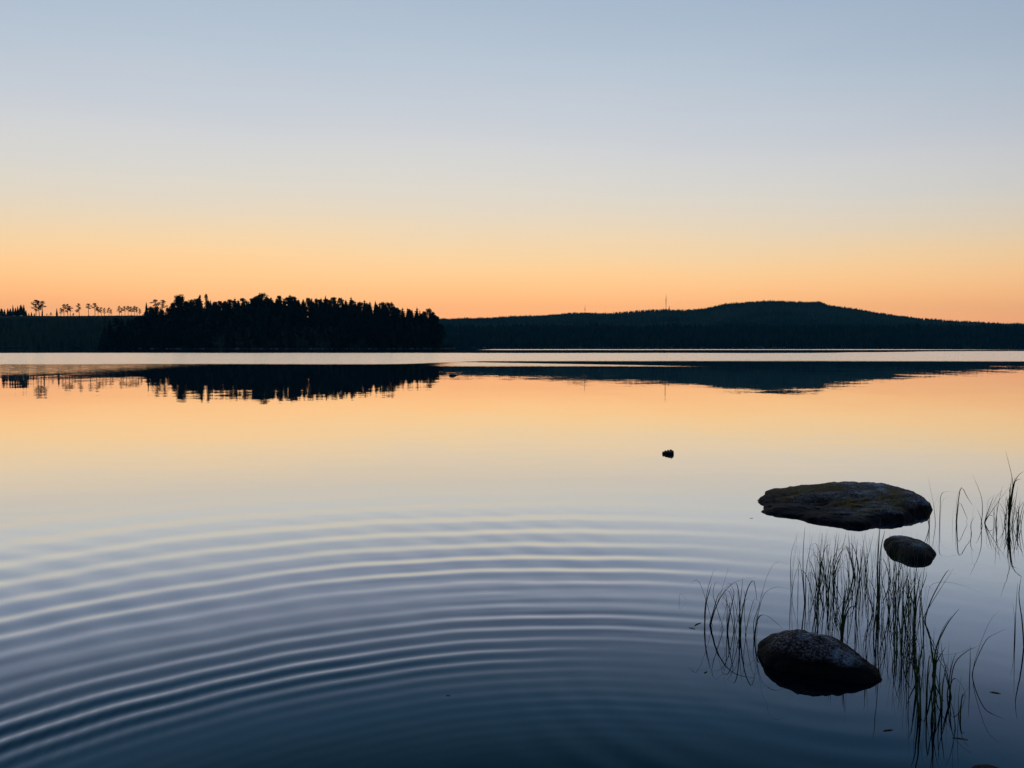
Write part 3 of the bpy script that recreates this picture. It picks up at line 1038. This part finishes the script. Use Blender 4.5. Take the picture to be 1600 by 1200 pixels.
reed((1430, 985), [[(1428, 940), (1432, 900), (1442, 886)], [(1427, 945), (1419, 915), (1423, 898)], [(1430, 940), (1428, 890)], [(1434, 940), (1446, 905), (1448, 893)],
                   [(1438, 960), (1444, 940), (1448, 915), (1460, 925)], [(1432, 930), (1440, 892)]], .0055, Bs, 'dense dark reed tuft directly below the small rock')
reed((1445, 968), [[(1460, 935), (1490, 888)], [(1456, 935), (1478, 895), (1486, 892)], [(1450, 930), (1458, 912), (1490, 911), (1540, 928)]], .0036, Bs, 'reed with two straight blades leaning right below the small rock')
Cs = 'front stand right of the near rock'
reed((1459, 1055), [[(1462, 1015), (1480, 975), (1499, 951)], [(1461, 1020), (1472, 985), (1487, 962)], [(1456, 1020), (1452, 990), (1446, 975)], [(1466, 1030), (1478, 1010)], [(1458, 1020), (1460, 980)], [(1463, 1030), (1468, 1000)]], .0066, Cs, 'thick green reed tuft tallest in the front stand, bending right')
reed((1484, 1088), [[(1481, 1050), (1483, 1000)], [(1488, 1050), (1496, 1030), (1515, 1015), (1524, 1012)], [(1480, 1055), (1472, 1020), (1470, 1000)], [(1490, 1060), (1505, 1075), (1513, 1112)], [(1487, 1040), (1494, 1020)], [(1484, 1060), (1487, 1025)], [(1479, 1060), (1474, 1040)]], .0060, Cs)
reed((1470, 1105), [[(1468, 1060), (1472, 1020)], [(1473, 1070), (1480, 1035)], [(1466, 1070), (1460, 1045)]], .0044, Cs)
reed((1447, 1095), [[(1446, 1050), (1444, 1010)], [(1450, 1060), (1456, 1030)]], .0044, Cs, extra=1)
reed((1500, 1120), [[(1498, 1085), (1502, 1055)], [(1504, 1090), (1516, 1070)]], .0036, Cs, extra=1)
reed((1432, 1085), [[(1433, 1040), (1431, 990)], [(1429, 1050), (1424, 1020)], [(1436, 1050), (1443, 1025)]], .0056, Cs)
reed((1432, 1062), [[(1430, 1030), (1428, 990)], [(1435, 1030), (1440, 1000)], [(1424, 1035), (1417, 1010)]], .0038, Cs, extra=1)
reed((1521, 1055), [[(1524, 1030), (1540, 985), (1553, 962), (1568, 951)], [(1526, 1030), (1541, 1000), (1556, 990), (1574, 982)]], .0042, Cs, 'curved reed with two forked tips standing apart on the right')
reed((1515, 1062), [[(1516, 1030), (1516, 1008)]], .0028, Cs)
reed((1385, 1010), [[(1388, 980), (1392, 960)], [(1382, 985), (1378, 965)]], .003, Cs, extra=2)
reed((1399, 1020), [[(1402, 985), (1400, 955)], [(1404, 995), (1414, 970)]], .003, Cs, extra=1)
reed((1410, 1040), [[(1406, 1000), (1398, 970)], [(1413, 1005), (1418, 980)]], .0028, Cs, extra=1)
Ds = 'thin row right of the slab'
reed((1452, 824), [[(1453, 800), (1453, 780)], [(1451, 805), (1445, 785), (1440, 770)]], .0035, Ds, extra=1)
reed((1462, 820), [[(1459, 790), (1455, 770), (1449, 741)], [(1464, 795), (1470, 775), (1475, 757)], [(1460, 790), (1467, 772), (1456, 774)]], .0022, Ds)
reed((1469, 818), [[(1469, 795), (1471, 772), (1485, 768), (1504, 772)], [(1471, 790), (1476, 778), (1484, 776)]], .0042, Ds)
reed((1488, 821), [[(1489, 805), (1490, 790)]], .0028, Ds)
reed((1494.5, 815), [[(1494, 795), (1496, 775), (1501, 761)], [(1499, 785), (1509, 805), (1511, 812), (1503, 826)], [(1501, 763), (1512, 778), (1520, 790)]], .0046, Ds)
reed((1515.5, 835), [[(1519, 812), (1523, 787)], [(1517, 818), (1524, 806)]], .0032, Ds)
reed((1533.5, 822), [[(1535, 800), (1533, 775), (1520, 742)], [(1531, 805), (1526, 795)]], .004, Ds)
reed((1539, 817), [[(1552, 795), (1576, 762)], [(1550, 790), (1562, 770), (1567, 766)], [(1547, 790), (1553, 775)], [(1546, 805), (1553, 808)], [(1542, 800), (1545, 780), (1560, 772)]], .0052, Ds)
reed((1577, 818), [[(1579, 780), (1586, 746)], [(1580, 780), (1582, 750), (1571, 704)], [(1577, 785), (1581, 742)], [(1584, 760), (1592, 742), (1602, 736)], [(1579, 790), (1584, 755), (1596, 748)],
                   [(1575, 790), (1572, 776)], [(1580, 795), (1586, 775)], [(1576, 790), (1579, 755)], [(1579, 785), (1583, 752)], [(1578, 785), (1577, 762)], [(1574, 800), (1566, 780)]], .0078, Ds, 'thick dark reed bunch highest of the thin row, near the right edge')
reed((1571.5, 822), [[(1572, 795), (1571, 776)]], .0032, Ds)
reed((1584, 822), [[(1586, 790), (1590, 760)], [(1583, 795), (1580, 770)]], .0040, Ds, extra=1)
reed((1591.5, 825), [[(1592, 800), (1594, 778)], [(1588, 800), (1584, 785)], [(1596, 800), (1602, 780)]], .004, Ds, extra=1)
reed((1558, 834), [[(1560, 822), (1561, 812)]], .002, Ds)
reed((1588, 1000), [[(1587, 960), (1590, 910)], [(1585, 965), (1582, 940)]], .0042, Ds, 'upright stem pair cut by the right edge of the picture')
reed((1599, 1012), [[(1597, 970), (1592, 930), (1596, 900)]], .0045, Ds, 'rightmost reed stem, half outside the picture')

CROWD = 'thin reed stalk crowded among the thicker tufts between near boulder and slab'
CROWD_R = 'thin reed stalk crowded among the tufts just right of the near boulder'
extra_rng = random.Random(33)
for i in range(48):     # thin stalks that thicken the stand between the three rocks
    bx, by = extra_rng.uniform(1262, 1440), extra_rng.uniform(892, 965)
    hgt = min(extra_rng.uniform(45, 110), by - 832)
    ln = extra_rng.uniform(-12, 14)
    pa = [[(bx + ln * .3 + extra_rng.uniform(-3, 3), by - hgt * .5), (bx + ln, by - hgt)]]
    if extra_rng.random() < .7:
        l2 = extra_rng.uniform(-24, 24)
        pa.append([(bx + l2 * .35, by - hgt * .45), (bx + l2 * .8, by - hgt * .7), (bx + l2 * 1.4, by - hgt * extra_rng.uniform(.45, .75))])
    reed((bx, by), pa, extra_rng.uniform(.0022, .0038), Bs, CROWD)

for i in range(34):     # tall thin stems reaching up to the slab
    bx, by = extra_rng.uniform(1244, 1442), extra_rng.uniform(925, 1000)
    if bx < 1380 and by > 985:
        by -= 50
    hgt = min(extra_rng.uniform(80, 150), by - 826)
    ln = extra_rng.uniform(-10, 16)
    reed((bx, by), [[(bx + ln * .25 + extra_rng.uniform(-2, 2), by - hgt * .5), (bx + ln, by - hgt)],
                    [(bx - ln * .5, by - hgt * .4), (bx - ln * 1.1, by - hgt * .75)]], extra_rng.uniform(.0020, .0032), Bs, CROWD)
for i in range(26):
    bx, by = extra_rng.uniform(1350, 1448), extra_rng.uniform(968, 1062)
    hgt = extra_rng.uniform(50, 115)
    ln = extra_rng.uniform(-8, 12)
    pa = [[(bx + ln * .3, by - hgt * .5), (bx + ln, by - hgt)]]
    if extra_rng.random() < .6:
        l2 = extra_rng.uniform(-20, 20)
        pa.append([(bx + l2 * .4, by - hgt * .5), (bx + l2, by - hgt * .85)])
    reed((bx, by), pa, extra_rng.uniform(.0022, .0036), Cs, CROWD_R)

CROWD_E = 'thin reed stalk crowded beside the thick dark bunch near the right edge'
for i in range(12):
    bx, by = extra_rng.uniform(1553, 1606), extra_rng.uniform(808, 836)
    hgt = extra_rng.uniform(26, 70)
    ln = extra_rng.uniform(-14, 16)
    reed((bx, by), [[(bx + ln * .3, by - hgt * .5), (bx + ln, by - hgt)], [(bx - ln * .3, by - hgt * .35), (bx - ln * 1.1, by - hgt * .6)]], extra_rng.uniform(.0022, .0034), Ds, CROWD_E)
reed((1436, 1120), [[(1437, 1070), (1434, 1020)], [(1433, 1080), (1428, 1045)], [(1440, 1080), (1446, 1050)]], .0054, Cs, 'foremost dark reed tuft in front of the near boulder right end')
reed((1458, 1128), [[(1460, 1080), (1464, 1030)], [(1455, 1090), (1450, 1060)], [(1463, 1090), (1472, 1062)], [(1459, 1085), (1458, 1045)]], .0058, Cs, 'lowest and darkest reed tuft, nearest the bottom edge')
reed((1492, 1138), [[(1491, 1095), (1496, 1060)], [(1488, 1105), (1480, 1085)]], .0042, Cs)

stands = {}
for p in PLANTS:
    stands.setdefault(p[0], []).append(p)
for stand, plist in stands.items():
    plist.sort(key=lambda p: p[1][0])
    n = 0
    for (_, base, paths, w, label, extra, dry) in plist:
        crowd = label in (CROWD, CROWD_R, CROWD_E)
        n += 0 if crowd else 1
        g = ground(*base)
        root = bpy.data.objects.new('reed', None)
        C.objects.link(root)
        root.location = g
        root.empty_display_size = .05
        kind = 'single thin reed stalk' if len(paths) + extra == 1 else ('sparse reed' if len(paths) + extra < 4 else 'bushy reed tuft')
        tag(root, label or '%s, %s from left in the %s' % (kind, ordinal(n), stand), 'reed', ('thin stalks crowding the ' if crowd else 'reeds in the ') + stand)
        hmax = max(base[1] - q[1] for pa in paths for q in pa)
        for e in range(extra):
            ln = rg.uniform(-.45, .45) * hmax
            hh = hmax * rg.uniform(.55, .95)
            paths = paths + [[(base[0] + ln * .25, base[1] - hh * .55), (base[0] + ln * .6, base[1] - hh * .92), (base[0] + ln, base[1] - hh * rg.uniform(.7, 1.0))]]
        for pa in paths:
            off = Vector((rg.uniform(-.008, .008), rg.uniform(-.012, .012), -.06))
            tilt = rg.uniform(-.10, .10)
            pts = [off, off + Vector((0, 0, .065))]
            for q in pa:
                Yq = g.y + tilt * (base[1] - q[1]) / max(hmax, 1) * .6
                pts.append(at_depth(q[0], q[1], Yq) - g)
            blade(root, pts, w * rg.uniform(.8, 1.1) * .95, M_DRY if rg.random() < dry else M_REED, 'blade', 7 + 2 * len(pa))

# ------------------------------------------------------------------ leaves afloat
def floating(px, py, L, w, rot, label, m=M_DRY):
    g = ground(px, py)
    V, Fc = [], []
    n = 6
    for i in range(n + 1):
        t = i / n
        k = w * max(0, math.sin(math.pi * t)) + .0004
        yb = .12 * L * math.sin(t * 2.4)
        V.extend((((t - .5) * L, yb + k, .0022), ((t - .5) * L, yb, .0034), ((t - .5) * L, yb - k, .0022), ((t - .5) * L, yb, .0008)))
    for i in range(n):
        for k in range(4):
            k2 = (k + 1) % 4
            Fc.append((4 * i + k, 4 * i + k2, 4 * i + 4 + k2, 4 * i + 4 + k))
    o = obj('floating_leaf', mesh('floating_leaf', V, Fc, True, m), loc=g)
    o.rotation_euler.z = rot
    tag(o, label, 'leaf', 'leaf scraps afloat on the water')


floating(1091, 976, .075, .006, .7, 'longer green leaf scrap afloat left of the left reed clump', M_REED)
floating(1081, 982, .040, .005, -.6, 'short green leaf scrap afloat at the tip of the longer one', M_REED)
floating(1103, 1051, .030, .004, .6, 'pale leaf scrap afloat in front of the left reed clump')
floating(1555, 1083, .045, .008, -.5, 'pale dry leaf afloat below the curved forked reed')
floating(1388, 1142, .05, .006, .1, 'dry leaf scrap afloat below the near boulder')
floating(1500, 1155, .06, .004, -.4, 'thin dry blade afloat near the bottom right reeds')
floating(1440, 790 + 27, .03, .006, .2, 'tiny leaf scrap afloat between slab and small rock')
floating(700, 1087, .022, .003, -.1, 'tiny pale fleck afloat in the calm middle of the ripples')
floating(1174, 810, .035, .005, .15, 'dark scrap afloat off the left tip of the slab', M_REED)

# ------------------------------------------------------------------ evening haze over the lake
bx = [(-4700, -400, -4.0), (4700, 4800, 250.0)]
V = [(bx[i][0], bx[j][1], bx[k][2]) for i in (0, 1) for j in (0, 1) for k in (0, 1)]
Fc = [(0, 1, 3, 2), (4, 6, 7, 5), (0, 4, 5, 1), (2, 3, 7, 6), (0, 2, 6, 4), (1, 5, 7, 3)]
m, t, out = material('evening_haze')
pv = N(t, 'ShaderNodeVolumePrincipled')
pv.inputs['Color'].default_value = (.02, .50, .74, 1)
pv.inputs['Density'].default_value = 7.0e-5
t.links.new(pv.outputs[0], out.inputs['Volume'])
tag(obj('haze', mesh('haze', V, Fc, m=m)), kind='stuff')
